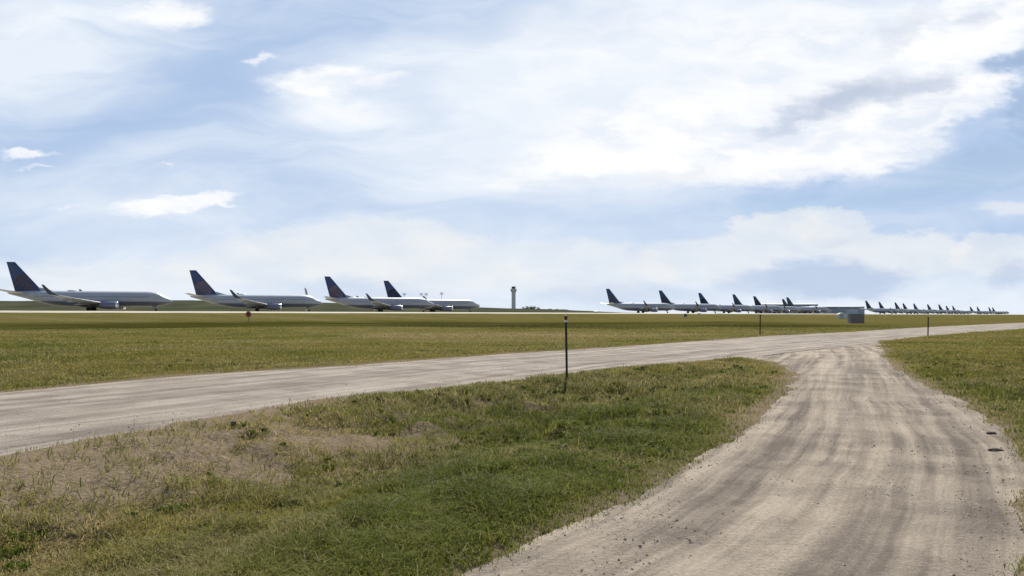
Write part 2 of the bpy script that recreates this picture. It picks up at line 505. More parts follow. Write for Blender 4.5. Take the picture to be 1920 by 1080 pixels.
# gravel road and track: sheets that share the ground's grid
def road_material(name, light, dark):
    m, g, b = material(name)
    geo = g.n('ShaderNodeNewGeometry').outputs['Position']
    lane = attr(g, 'lane', 'Vector')
    lx, ly, lz = g.sep(lane)
    wob = g.math('MULTIPLY', g.math('SUBTRACT', g.noise(geo, 0.22, 2), 0.5), 0.4)
    a = g.math('ADD', ly, wob)
    s1 = g.noise(g.comb(g.math('MULTIPLY', lx, 0.028), a, 0.0), 1.9, 4, 0.6)
    s2 = g.noise(g.comb(g.math('MULTIPLY', lx, 0.03), g.math('ADD', a, g.math('MULTIPLY', g.noise(geo, 1.6, 3), 0.08)), 4.0), 7.0, 3, 0.6)
    pat = g.noise(geo, 0.7, 6, 0.65)
    fine = g.noise(geo, 22.0, 5, 0.75)
    grit = g.noise(geo, 90.0, 3, 0.8)
    vor = g.n('ShaderNodeTexVoronoi')
    g.put(vor.inputs['Vector'], geo)
    vor.inputs['Scale'].default_value = 34.0
    f = g.math('ADD', g.math('MULTIPLY', g.ramp(s1, 0.39, 0.62), 0.64), g.math('MULTIPLY', g.ramp(pat, 0.38, 0.64), 0.42))
    f = g.math('ADD', f, g.math('MULTIPLY', g.math('SUBTRACT', s2, 0.48), 1.5), clamp=True)
    c = g.mix(f, light, dark)
    c = g.mix(g.ramp(g.noise(geo, 0.18, 4), 0.45, 0.7, 0, 0.4), c, (0.33, 0.275, 0.215))
    loose = g.math('MULTIPLY', g.ramp(pat, 0.42, 0.68), g.ramp(vor.outputs['Distance'], 0.15, 0.5, 1.0, 0.0))
    c = g.mix(g.math('MULTIPLY', loose, 0.75), c, (0.15, 0.125, 0.10))
    c = g.vmath('SCALE', c, scale=g.math('MULTIPLY', g.ramp(fine, 0.2, 0.8, 0.76, 1.22), g.ramp(grit, 0.2, 0.8, 0.8, 1.18)))
    g.put(b.inputs['Base Color'], c)
    b.inputs['Roughness'].default_value = 0.92
    b.inputs['Specular IOR Level'].default_value = 0.05
    bn = g.n('ShaderNodeBump')
    bn.inputs['Strength'].default_value = 0.8
    bn.inputs['Distance'].default_value = 0.03
    g.put(bn.inputs['Height'], g.math('ADD', g.math('MULTIPLY', fine, 1.2), g.math('ADD', g.math('MULTIPLY', grit, 0.5), g.math('MULTIPLY', s2, 0.8))))
    g.put(b.inputs['Normal'], bn.outputs[0])
    return m


m_road = road_material('pale_gravel', (0.41, 0.352, 0.288), (0.19, 0.158, 0.130))
m_track = road_material('tan_gravel', (0.43, 0.357, 0.275), (0.165, 0.135, 0.108))


def road_sheet(name, sd_own, keep_extra, L_, R_, mat, lift):
    fm = np.min(np.where(keep_extra, sd_own, 9)[quads], axis=1) < 0.55
    fq = quads[fm]
    used, inv = np.unique(fq.ravel(), return_inverse=True)
    x, y = X[used], Y[used]
    al, ac = path_coords(L_, R_, x, y)
    rut = (fbm(ac * 1.3 + 3, al * 0.08, 51, 3) - 0.5) * 0.05 + (fbm(x * 2.2, y * 2.2, 52, 3) - 0.5) * 0.018
    sde = np.minimum(gsdr, gsdb)[used]
    z = rise(gs[used]) + rut * sstep(0.2, -0.6, sde) + lift - sstep(0.0, 0.5, sde) * 0.03
    ob = mesh_from(name, np.c_[x, y, z], inv, 4, mat, True, {'lane': ('FLOAT_VECTOR', np.c_[al, ac, np.zeros(len(al))])})
    ob['kind'] = 'structure'
    return ob


ok = gr < 1500
road_sheet('gravel_road', gsdr, ok, [ROAD[0]] + UPPER, [ROAD[-1]] + LOWER, m_road, 0.0)
road_sheet('dirt_track', gsdb, ok & (gsdr > -0.8), BL, BR, m_track, -0.004)

# ------------------------------------------------------------------ mesh builder for things
class MB:
    def __init__(s):
        s.v, s.f = [], []

    def add(s, vs, fs):
        o = len(s.v)
        s.v += [tuple(p) for p in vs]
        s.f += [tuple(i + o for i in q) for q in fs]
        return s

    def box(s, c, d, rz=0.0, taper=1.0):
        x, y, z = d[0] / 2, d[1] / 2, d[2] / 2
        vs = []
        for sz, k in ((-1, 1.0), (1, taper)):
            for sx, sy in ((-1, -1), (1, -1), (1, 1), (-1, 1)):
                a, b_ = sx * x * k, sy * y * k
                vs.append((c[0] + a * math.cos(rz) - b_ * math.sin(rz), c[1] + a * math.sin(rz) + b_ * math.cos(rz), c[2] + sz * z))
        return s.add(vs, [(3, 2, 1, 0), (4, 5, 6, 7), (0, 1, 5, 4), (1, 2, 6, 5), (2, 3, 7, 6), (3, 0, 4, 7)])

    def rings(s, rings, cap0=True, cap1=True):
        n = len(rings[0])
        vs = [p for r_ in rings for p in r_]
        fs = []
        for i in range(len(rings) - 1):
            for j in range(n):
                k = (j + 1) % n
                fs.append((i * n + j, i * n + k, (i + 1) * n + k, (i + 1) * n + j))
        if cap0:
            fs.append(tuple(range(n))[::-1])
        if cap1:
            fs.append(tuple((len(rings) - 1) * n + j for j in range(n)))
        return s.add(vs, fs)

    def tube(s, p0, p1, r0, r1=None, n=10):
        p0, p1 = Vector(p0), Vector(p1)
        r1 = r0 if r1 is None else r1
        ax = (p1 - p0).normalized()
        u = ax.orthogonal().normalized()
        v = ax.cross(u)
        rg = []
        for p, r_ in ((p0, r0), (p1, r1)):
            rg.append([p + (u * math.cos(2 * math.pi * i / n) + v * math.sin(2 * math.pi * i / n)) * r_ for i in range(n)])
        return s.rings(rg)

    def lathe(s, prof, n=16, c=(0, 0, 0), axis='z'):
        rg = []
        for r_, h in prof:
            ring = []
            for i in range(n):
                a = 2 * math.pi * i / n
                q = (r_ * math.cos(a), r_ * math.sin(a), h)
                if axis == 'x':
                    q = (h, q[0], q[1])
                elif axis == 'y':
                    q = (q[1], h, q[0])
                ring.append((c[0] + q[0], c[1] + q[1], c[2] + q[2]))
            rg.append(ring)
        return s.rings(rg)

    def build(s, name, mat, parent=None, smooth=False, loc=None):
        me = bpy.data.meshes.new(name)
        me.from_pydata(s.v, [], s.f)
        me.materials.append(mat)
        if smooth:
            me.polygons.foreach_set('use_smooth', [True] * len(me.polygons))
            me.set_sharp_from_angle(angle=R(38))
        me.update()
        ob = bpy.data.objects.new(name, me)
        COL.objects.link(ob)
        ob.parent = parent
        if loc is not None:
            ob.location = loc
        return ob


def empty(name, label, cat, loc, rz=0.0, group=None):
    o = bpy.data.objects.new(name, None)
    COL.objects.link(o)
    o.location = loc
    o.rotation_euler = (0, 0, rz)
    o.empty_display_size = 0.5
    o['label'] = label
    o['category'] = cat
    if group:
        o['group'] = group
    return o


def tag(o, label, cat, group=None):
    o['label'] = label
    o['category'] = cat
    if group:
        o['group'] = group
    return o


def copy_tree(o, parent=None, depth=0, maxdepth=2):
    c = o.copy()
    COL.objects.link(c)
    c.parent = parent
    if depth < maxdepth:
        for ch in list(o.children):
            copy_tree(ch, c, depth + 1, maxdepth)
    return c


def gz_at(x, y):
    return float(ground_fields(np.array([float(x)]), np.array([float(y)]))[0][0])


# ------------------------------------------------------------------ taxiway apron where the aircraft stand
m_conc = paint('apron_concrete', (0.41, 0.365, 0.265), 0.85, var=0.14, scale=0.15)
mb = MB()
prof = [(193.5, TAXI_Z - 0.50), (196.0, TAXI_Z - 0.06), (197.0, TAXI_Z), (330.0, TAXI_Z + 0.002), (334.0, TAXI_Z - 0.5)]
ts = [-900, -500, -300, -200, -100, 0, 50, 100, 150, 200, 250, 300, 400, 500, 650, 800, 1000, 1300, 1700, 2200, 3000]
rings = []
for t_ in ts:
    rings.append([(-0.77 * s_ + 0.64 * t_, 0.64 * s_ + 0.77 * t_, z_) for s_, z_ in prof])
n_ = len(prof)
vs = [p for r_ in rings for p in r_]
fs = [(i * n_ + j, i * n_ + j + 1, (i + 1) * n_ + j + 1, (i + 1) * n_ + j)[::-1] for i in range(len(ts) - 1) for j in range(n_ - 1)]
tx = mb.add(vs, fs).build('taxiway', m_conc)
tx['kind'] = 'structure'

# ------------------------------------------------------------------ aircraft
def airliner_body_material():
    m, g, b = material('airliner_paint')
    co = g.n('ShaderNodeTexCoord').outputs['Object']
    x, y, z = g.sep(co)
    n = g.noise(g.mapping(co, scale=(0.3, 1, 1)), 1.5, 5, 0.6)
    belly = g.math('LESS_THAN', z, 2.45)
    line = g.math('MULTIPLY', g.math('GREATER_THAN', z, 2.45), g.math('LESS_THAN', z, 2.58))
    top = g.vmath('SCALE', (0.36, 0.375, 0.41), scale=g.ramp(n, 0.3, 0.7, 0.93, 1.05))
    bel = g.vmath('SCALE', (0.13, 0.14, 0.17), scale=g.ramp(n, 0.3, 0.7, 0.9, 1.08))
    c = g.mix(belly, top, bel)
    c = g.mix(line, c, (0.10, 0.12, 0.22))
    # rows of cabin windows
    wx = g.math('FRACT', g.math('DIVIDE', x, 0.508))
    win = g.math('MULTIPLY', g.math('COMPARE', wx, 0.5, 0.26), g.math('COMPARE', z, 3.78, 0.17))
    win = g.math('MULTIPLY', win, g.math('MULTIPLY', g.math('GREATER_THAN', x, -12.5), g.math('LESS_THAN', x, 14.2)))
    c = g.mix(g.math('MULTIPLY', win, 0.6), c, (0.03, 0.035, 0.045))
    g.put(b.inputs['Base Color'], c)
    b.inputs['Roughness'].default_value = 0.42
    b.inputs['Coat Weight'].default_value = 0.05
    return m


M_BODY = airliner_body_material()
M_NAVY = paint('navy_fin_paint', (0.020, 0.046, 0.140), 0.35, var=0.15, coat=0.2)
M_NAVY2 = paint('dark_navy_fin_paint', (0.022, 0.036, 0.085), 0.4, var=0.15, coat=0.2)
M_PLUM = paint('plum_fin_paint', (0.055, 0.03, 0.075), 0.35, var=0.15, coat=0.2)
M_VIOL = paint('violet_fin_paint', (0.045, 0.04, 0.19), 0.35, var=0.15, coat=0.2)
M_GOLD = paint('bronze_globe_paint', (0.165, 0.105, 0.10), 0.45, var=0.2)
M_GLOBE2 = paint('grey_globe_paint', (0.075, 0.085, 0.095), 0.45, var=0.2)
M_WING = paint('wing_grey', (0.34, 0.355, 0.38), 0.33, var=0.1, scale=0.8, coat=0.1)
M_NAC = paint('nacelle_blue_grey', (0.125, 0.125, 0.19), 0.3, var=0.1, coat=0.2)
M_ALU = paint('polished_aluminium', (0.75, 0.76, 0.78), 0.22, metal=1.0, var=0.05)
M_EXH = paint('scorched_metal', (0.11, 0.10, 0.09), 0.45, metal=0.6)
M_RUB = paint('tyre_rubber', (0.012, 0.012, 0.013), 0.85)
M_STRUT = paint('gear_strut_paint', (0.30, 0.30, 0.31), 0.4)
M_GLASS = paint('cockpit_glass', (0.012, 0.015, 0.02), 0.08)
M_WHT = paint('white_gloss', (0.72, 0.73, 0.74), 0.35)

S0 = 19.6      # station of the main gear; local x = S0 - s


def ring_fus(s_, hw, zb, zt, n=28):
    cz, hh = (zb + zt) / 2, (zt - zb) / 2
    return [(S0 - s_, hw * math.cos(2 * math.pi * i / n), cz + hh * math.sin(2 * math.pi * i / n)) for i in range(n)]


FUS = [(0.0, 0.05, 2.68, 2.78), (0.12, 0.32, 2.44, 3.02), (0.45, 0.62, 2.16, 3.32), (1.0, 0.95, 1.86, 3.62), (1.7, 1.22, 1.66, 3.92), (2.3, 1.4, 1.54, 4.25),
       (3.0, 1.56, 1.44, 4.74), (3.8, 1.70, 1.36, 5.04), (5.0, 1.82, 1.30, 5.23), (6.5, 1.88, 1.27, 5.30), (10, 1.88, 1.25, 5.30), (13, 1.9, 1.12, 5.30), (15, 1.95, 1.0, 5.30),
       (20, 1.95, 1.0, 5.30), (22, 1.9, 1.12, 5.30), (26, 1.88, 1.25, 5.30), (28, 1.84, 1.45, 5.30), (30, 1.72, 1.86, 5.30), (32, 1.50, 2.42, 5.29), (34, 1.20, 3.02, 5.26),
       (36, 0.85, 3.62, 5.18), (37.5, 0.52, 4.05, 5.04), (38.5, 0.26, 4.35, 4.90), (38.9, 0.12, 4.52, 4.78)]

AF = [(1.0, 0.0), (0.85, 0.28), (0.65, 0.62), (0.45, 0.92), (0.28, 1.0), (0.14, 0.84), (0.05, 0.52), (0.0, 0.0), (0.05, -0.52), (0.14, -0.84), (0.28, -1.0), (0.45, -0.92), (0.65, -0.62), (0.85, -0.28)]


def foil(le, te, half, up):
    le, te, up = Vector(le), Vector(te), Vector(up)
    return [tuple(le.lerp(te, a) + up * (half * t)) for a, t in AF]


def L(s_, y, z):
    return (S0 - s_, y, z)


def wheel(mbt, mbr, c, r_, wd):
    mbt.lathe([(r_ * 0.55, -wd / 2), (r_ * 0.92, -wd / 2), (r_, -wd * 0.3), (r_, wd * 0.3), (r_ * 0.92, wd / 2), (r_ * 0.55, wd / 2)], 20, c, 'y')
    mbr.lathe([(r_ * 0.54, -wd * 0.46), (r_ * 0.54, wd * 0.46)], 16, c, 'y')


def fin_le(z):
    return 31.0 + (37.3 - 31.0) * (z - 5.2) / 7.4


def fin_te(z):
    return 37.3 + (39.2 - 37.3) * (z - 5.2) / 7.4


def make_airliner():
    root = empty('airliner', 'x', 'airliner', (0, 0, 0), 0, 'airliners parked along the taxiway')
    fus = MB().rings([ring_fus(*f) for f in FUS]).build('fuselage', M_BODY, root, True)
    # flight deck glazing: band wrapped round the nose just proud of the skin
    g_ = MB()
    for sgn in (1, -1):
        for a0, a1 in ((0.06, 0.36), (0.40, 0.72), (0.76, 1.0)):
            q = []
            for s_, hw, zb, zt in ((2.36, 1.40, 1.54, 4.25), (3.02, 1.57, 1.44, 4.72)):
                cz, hh = (zb + zt) / 2, (zt - zb) / 2
                for a in (a0, a1):
                    an = math.pi / 2 - a * math.pi / 2 * 0.78
                    q.append((S0 - s_ - a * 0.55, sgn * hw * 1.012 * math.cos(an), cz + hh * 1.012 * math.sin(an)))
            g_.add(q, [(0, 1, 3, 2) if sgn > 0 else (2, 3, 1, 0)])
    g_.build('cockpit_window', M_GLASS, root)
    # fin with its dorsal fillet
    f_ = MB()
    sec = []
    for z, th_ in ((4.7, 0.34), (5.25, 0.33), (6.5, 0.29), (9.0, 0.21), (11.6, 0.13), (12.45, 0.10), (12.6, 0.05)):
        sec.append(foil(L(fin_le(z), 0, z), L(fin_te(z), 0, z), th_, (0, 1, 0)))
    f_.rings(sec)
    fin = f_.build('tail_fin', M_NAVY, root, True)
    d_ = MB()
    d_.rings([foil(L(28.0, 0, 5.24), L(34.0, 0, 5.24), 0.24, (0, 1, 0)), foil(L(29.8, 0, 5.62), L(34.0, 0, 5.62), 0.16, (0, 1, 0)), foil(L(31.4, 0, 6.1), L(34.0, 0, 6.1), 0.08, (0, 1, 0))])
    d_.build('dorsal_fin', M_BODY, root, True)
    # globe lattice painted on the lower fin, as thin raised bands on both sides
    e = MB()
    cs, cz, rad = 35.2, 6.9, 2.35

    def half_t(s_, z):
        c0, c1 = fin_le(z), fin_te(z)
        a = (s_ - c0) / (c1 - c0)
        th_ = np.interp(z, [4.7, 6.5, 9.0, 11.6], [0.34, 0.29, 0.21, 0.13])
        return th_ * float(np.interp(a, [0, .05, .14, .28, .45, .65, .85, 1], [0, .52, .84, 1, .92, .62, .28, 0])) + 0.012

    def ok_(s_, z):
        return fin_le(z) + 0.25 < s_ < fin_te(z) - 0.15 and 5.35 < z < 9.3

    def ribbon(pts, wd):
        for (a, b_) in zip(pts[:-1], pts[1:]):
            if ok_(*a) and ok_(*b_):
                t = Vector((b_[0] - a[0], b_[1] - a[1])).normalized()
                nx, nz = -t.y * wd / 2, t.x * wd / 2
                for sg in (1, -1):
                    q = [(S0 - p[0] - k * nx, sg * half_t(p[0], p[1]), p[1] + k * nz) for p, k in ((a, 1), (a, -1), (b_, -1), (b_, 1))]
                    e.add(q, [(0, 1, 2, 3), (3, 2, 1, 0)])
    for k in np.linspace(-0.9, 0.9, 8):      # meridians, tilted
        pts = []
        for a in np.linspace(-90, 90, 25):
            xx, zz = rad * k * math.cos(R(a)), rad * math.sin(R(a))
            pts.append((cs + xx * 0.87 + zz * 0.5, cz - xx * 0.5 + zz * 0.87))
        ribbon(pts, 0.20)
    for lat in (-60, -38, -18, 0, 18, 38, 60):
        pts = []
        for a in np.linspace(-1, 1, 21):
            xx, zz = rad * math.cos(R(lat)) * a, rad * math.sin(R(lat)) - 0.25 * (1 - a * a)
            pts.append((cs + xx * 0.87 + zz * 0.5, cz - xx * 0.5 + zz * 0.87))
        ribbon(pts, 0.20)
    e.build('tail_emblem', M_GOLD, fin)
    for sg in (1, -1):
        hs = MB().rings([foil(L(33.6, sg * 0.5, 4.55), L(37.9, sg * 0.5, 4.55), 0.22, (0, 0, 1)), foil(L(36.2, sg * 3.8, 4.98), L(38.9, sg * 3.8, 4.98), 0.13, (0, 0, 1)),
                         foil(L(38.3, sg * 7.1, 5.40), L(39.7, sg * 7.1, 5.40), 0.06, (0, 0, 1))]).build('horizontal_stabilizer', M_WING, root, True)
        wg = MB().rings([foil(L(13.4, sg * 1.2, 1.75), L(21.6, sg * 1.2, 1.75), 0.52, (0, 0, 1)), foil(L(14.6, sg * 2.4, 1.92), L(21.8, sg * 2.4, 1.92), 0.45, (0, 0, 1)),
                         foil(L(16.7, sg * 5.8, 2.32), L(21.9, sg * 5.8, 2.32), 0.30, (0, 0, 1)), foil(L(20.1, sg * 11.5, 3.05), L(23.5, sg * 11.5, 3.05), 0.18, (0, 0, 1)),
                         foil(L(23.1, sg * 16.6, 3.78), L(25.0, sg * 16.6, 3.78), 0.10, (0, 0, 1))]).build('wing', M_WING, root, True)
        wl = MB()
        secs = []
        for (s0, s1, y, z, h, uy, uz) in ((23.1, 25.0, 16.6, 3.78, 0.10, 0, 1), (23.7, 25.3, 17.15, 3.98, 0.09, -0.5, 0.86), (24.3, 25.6, 17.5, 4.4, 0.08, -0.85, 0.5),
                                         (25.3, 26.2, 17.75, 5.4, 0.06, -0.97, 0.22), (26.1, 26.65, 17.95, 6.25, 0.04, -0.97, 0.22)):
            secs.append(foil(L(s0, sg * y, z), L(s1, sg * y, z), h, (0, sg * uy, uz)))
        wl.rings(secs).build('winglet', M_NAVY2, wg, True)
        for yf, sf in ((3.6, 22.0), (8.2, 22.4), (11.6, 23.5)):
            zf = 1.92 + (yf - 2.4) * 0.13 - 0.32
            fr = MB()
            rg = []
            for du, rr_ in ((-2.4, 0.03), (-1.6, 0.16), (-0.4, 0.2), (0.5, 0.13), (1.1, 0.02)):
                rg.append([(S0 - sf - du, sg * yf + rr_ * 0.7 * math.cos(2 * math.pi * i / 8), zf + rr_ * math.sin(2 * math.pi * i / 8) - 0.03 * du) for i in range(8)])
            fr.rings(rg).build('flap_fairing', M_WING, wg, True)
        # engine
        ey, ez = sg * 4.83, 1.50
        prof = [(0.78, 12.55), (0.93, 12.8), (1.03, 13.4), (1.05, 14.2), (0.98, 15.3), (0.80, 16.4), (0.70, 16.7)]
        rg = []
        for r_, s_ in prof:
            rg.append([(S0 - s_, ey + r_ * math.cos(2 * math.pi * i / 24), ez + r_ * (0.9 if math.sin(2 * math.pi * i / 24) < 0 else 1.0) * math.sin(2 * math.pi * i / 24)) for i in range(24)])
        en = MB().rings(rg).build('engine', M_NAC, root, True)
        MB().lathe([(0.78, -12.60), (0.80, -12.42), (0.88, -12.36), (0.95, -12.45), (0.965, -12.78), (0.93, -12.84)], 24, (S0, ey, ez + 0.03), 'x').build('intake_lip', M_ALU, en, True)
        MB().lathe([(0.76, -12.50), (0.3, -12.56), (0.22, -12.50), (0.02, -12.34)], 20, (S0, ey, ez), 'x').build('fan', M_EXH, en, True)
        MB().lathe([(0.56, -16.60), (0.52, -17.2), (0.36, -17.5), (0.16, -17.9), (0.03, -18.2)], 18, (S0, ey, ez), 'x').build('exhaust_nozzle', M_EXH, en, True)
        MB().rings([foil(L(13.6, ey, 2.35), L(18.2, ey, 2.25), 0.22, (0, 1, 0)), foil(L(14.2, ey, 2.62), L(18.6, ey, 2.5), 0.18, (0, 1, 0))]).build('pylon', M_NAC, en, True)
        # main gear
        mg = MB()
        mg.tube(L(19.6, sg * 2.86, 0.55), L(19.5, sg * 2.86, 1.9), 0.13)
        mg.tube(L(19.6, sg * 2.86, 0.9), L(19.6, sg * 1.2, 1.5), 0.07)
        mg.tube(L(19.6, sg * 2.44, 0.56), L(19.6, sg * 3.28, 0.56), 0.09)
        mg = mg.build('main_gear', M_STRUT, root, True)
        for oy in (-0.43, 0.43):
            t_, r2 = MB(), MB()
            wheel(t_, r2, L(19.6, sg * 2.86 + oy, 0.56), 0.565, 0.40)
            wb = t_.build('wheel', M_RUB, mg, True)
    ng = MB()
    ng.tube(L(4.0, 0, 0.35), L(3.9, 0, 1.5), 0.09)
    ng.tube(L(4.0, -0.25, 0.345), L(4.0, 0.25, 0.345), 0.06)
    ng.box(L(4.5, 0.32, 1.15), (0.9, 0.03, 0.5)).box(L(4.5, -0.32, 1.15), (0.9, 0.03, 0.5))
    ng = ng.build('nose_gear', M_STRUT, root, True)
    for oy in (-0.22, 0.22):
        t_, r2 = MB(), MB()
        wheel(t_, r2, L(4.0, oy, 0.345), 0.345, 0.2)
        t_.build('wheel', M_RUB, ng, True)
    MB().rings([[(S0 - 24.2 - 1.3 * a, 0.42 * k * math.cos(t), 5.28 + 0.30 * k * max(0, math.sin(t))) for t in np.linspace(0, 2 * math.pi, 14)[:-1]] for a, k in ((-1, .1), (-.7, .75), (-.2, 1), (.3, 1), (.75, .7), (1, .1))]).build('antenna_dome', M_WHT, root, True)
    return root


# each entry: photo column of the fin tip, distance, heading, fin colour, label
PLANES = [
    (12, 203, 16, None, 'navy tailed airliner at the far left, the largest in the row'),
    (355, 241, 16, None, 'navy tailed airliner second from the left, behind the small orange sign'),
    (608, 280, 16, None, 'navy tailed airliner third from the left, its belly covering most of the airliner behind'),
    (719, 315, 16, None, 'navy tailed airliner with only fin and nose showing, left of the control tower'),
    (1136, 412, 16, None, 'first airliner right of the control tower, its whole tail clear against the sky'),
    (1235, 441, 16, None, 'navy tailed airliner second to the right of the control tower'),
    (1309, 490, 16, None, 'airliner whose dark fin stands third right of the control tower'),
    (1373, 524, 16, None, 'airliner whose fin stands fourth right of the control tower'),
    (1412, 575, 16, 'navy2', 'airliner with its fin left of the long terminal, above the dark post'),
    (1466, 680, 16, 'navy2', 'airliner whose narrow fin is the left one of the close pair before the terminal'),
    (1474, 612, 16, 'navy2', 'airliner whose taller fin is the right one of the close pair before the terminal'),
    (1622, 758, 16, 'plum', 'airliner with a plum coloured fin just above the grey equipment cabinet'),
    (1647, 830, 16, 'navy2', 'airliner whose fin follows right after the plum coloured one'),
    (1677, 865, 16, 'navy2', 'distant airliner, second fin right of the plum coloured one'),
    (1692, 930, 16, 'navy2', 'distant airliner, third fin right of the plum coloured one'),
    (1712, 950, 16, 'navy2', 'distant airliner with the last fin left of the bare post by the road'),
    (1738, 1010, 16, 'navy2', 'distant airliner with its fin straight above the bare post by the road'),
    (1759, 1030, 16, 'navy2', 'distant airliner, first fin right of the bare post by the road'),
    (1773, 1180, 16, 'navy2', 'distant airliner with the fin just left of the violet one'),
    (1785, 1190, 16, 'violet', 'distant airliner with a violet fin'),
    (1818, 1280, 16, 'navy2', 'far airliner, first fin right of the violet one'),
    (1831, 1300, 16, 'navy2', 'far airliner, second fin right of the violet one'),
    (1853, 1400, 16, 'navy2', 'far airliner, last fin but one at the right end of the row'),
    (1860, 1420, 16, 'navy2', 'farthest airliner, last fin at the right end of the row'),
]
FINS = {None: M_NAVY, 'navy2': M_NAVY2, 'plum': M_PLUM, 'violet': M_VIOL}
proto = make_airliner()


def lone_fin(o, mat):
    for ch in o.children:
        if ch.name.startswith('tail_fin'):
            ch.data = ch.data.copy()
            ch.data.materials.clear()
            ch.data.materials.append(mat)


fin_mesh = {}
for i, (px, d, hd, fc, lab) in enumerate(PLANES):
    o = proto if i == 0 else copy_tree(proto)
    a = R(hd)
    tx_, ty_ = (px - 960) / FPX * d, d
    o.location = (tx_ + 19.6 * math.cos(a), ty_ + 19.6 * math.sin(a), TAXI_Z)
    o.rotation_euler = (0, 0, a)
    o['label'] = lab
    if i > 3:
        for ch in o.children:
            if ch.name.split('.')[0] == 'tail_fin':
                if fc not in fin_mesh:
                    me = ch.data.copy()
                    me.materials[0] = FINS[fc]
                    em = ch.children[0].data.copy()
                    em.materials[0] = M_GLOBE2
                    fin_mesh[fc] = (me, em)
                ch.data = fin_mesh[fc][0]
                ch.children[0].data = fin_mesh[fc][1]

# ------------------------------------------------------------------ control tower
def at(px, d, z=0.0):
    return ((px - 960) / FPX * d, d, z)


M_TOWER = paint('tower_concrete', (0.56, 0.57, 0.59), 0.8, var=0.08, scale=0.2)
M_TGLASS = paint('tower_glass', (0.05, 0.06, 0.07), 0.15)
DT = 2850.0
tw = empty('control_tower', 'tall grey airport control tower with a flared cab on the skyline', 'control tower', at(963, DT, TAXI_Z))


def sq(h, z, cut=0.25):
    c_ = h * (1 - cut)
    return [(h, -c_, z), (h, c_, z), (c_, h, z), (-c_, h, z), (-h, c_, z), (-h, -c_, z), (-c_, -h, z), (c_, -h, z)]


MB().rings([sq(8.4, 0), sq(7.4, 20), sq(7.1, 78)]).build('shaft', M_TOWER, tw)
MB().rings([sq(7.2, 78), sq(10.8, 86), sq(11.0, 92), sq(8.6, 93.0)]).build('service_gallery', M_TOWER, tw)
MB().rings([sq(6.4, 93), sq(7.2, 99)]).build('cab_window', M_TGLASS, tw)
MB().rings([sq(7.6, 99), sq(7.4, 101), sq(3.0, 102)]).build('roof', M_TOWER, tw)
MB().tube((0, 0, 102), (0, 0, 109), 0.35, 0.15).build('antenna', M_TOWER, tw)

# ------------------------------------------------------------------ long buildings behind the right-hand row
M_HANG = paint('blue_grey_cladding', (0.33, 0.37, 0.42), 0.6, var=0.08, scale=0.05)
M_ROOFG = paint('pale_roof_sheet', (0.46, 0.50, 0.55), 0.5, var=0.08, scale=0.05)
M_WIN = paint('dark_window_band', (0.04, 0.05, 0.06), 0.2)
M_WINB = paint('grey_window_band', (0.15, 0.17, 0.20), 0.3)


def long_building(name, label, x0, x1, d, ytop, cat):
    xa, xb = (x0 - 960) / FPX * d, (x1 - 960) / FPX * d
    h = EYE + (HY - ytop) / FPX * d - TAXI_Z
    o = empty(name, label, cat, ((xa + xb) / 2, d + 20, TAXI_Z))
    wd = xb - xa
    MB().box((0, 0, h * 0.46), (wd, 40, h * 0.92)).build('wall', M_HANG, o)
    ov = wd / 2 + 1
    MB().add([(-ov, -20.3, h * 0.92), (ov, -20.3, h * 0.92), (ov, 21, h * 0.92), (-ov, 21, h * 0.92), (-ov + 6, 0, h), (ov - 6, 0, h)],
             [(0, 1, 5, 4), (2, 3, 4, 5), (1, 2, 5), (3, 0, 4), (3, 2, 1, 0)]).build('roof', M_ROOFG, o)
    for k in range(4):
        xx = -wd / 2 + wd * (k + 0.5) / 4
        MB().box((xx, -20.05, h * 0.74), (wd * 0.2, 0.1, h * 0.12)).build('window', M_WINB, o)
    for k in range(2):
        MB().box((-wd / 4 + wd / 2 * k, -20.08, h * 0.28), (wd * 0.22, 0.16, h * 0.56)).build('door', M_ROOFG, o)
    return o


long_building('terminal_building', 'long blue grey terminal behind the close pair of fins', 1430, 1534, 1500, 568.8, 'terminal')
long_building('hangar', 'low wide grey hangar left of the plum finned airliner', 1526, 1621, 1200, 573.6, 'hangar')

# small shed on the skyline
sh = empty('shed', 'small dark shed alone on the skyline between tower and first right-hand airliner', 'shed', at(1117, 900, TAXI_Z))
MB().box((0, 0, 1.5), (3.6, 3.0, 3.0)).build('wall', M_WIN, sh)
MB().add([(-2, -1.7, 3.0), (2, -1.7, 3.0), (2, 1.7, 3.0), (-2, 1.7, 3.0), (-2, 0, 3.7), (2, 0, 3.7)], [(0, 1, 5, 4), (2, 3, 4, 5), (1, 2, 5), (3, 0, 4), (3, 2, 1, 0)]).build('roof', M_HANG, sh)

# apron light masts
M_MAST = paint('galvanised_mast', (0.46, 0.49, 0.53), 0.6)


M_CAB0 = paint('mid_grey_panel', (0.27, 0.29, 0.31), 0.6)


def make_mast():
    o = empty('light_mast', 'x', 'light mast', (0, 0, 0), 0, 'apron light masts')
    MB().tube((0, 0, 0), (0, 0, 30), 0.34, 0.2, 10).build('pole', M_MAST, o, True)
    MB().tube((-2.2, 0, 30), (2.2, 0, 30), 0.2).tube((-2.2, 0, 28.2), (2.2, 0, 28.2), 0.2).build('crossarm', M_MAST, o)
    for zz in (30.4, 28.6):
        for xx in (-1.8, -0.6, 0.6, 1.8):
            MB().box((xx, -0.3, zz), (0.9, 0.5, 0.8)).build('floodlight', M_MAST, o)
    return o


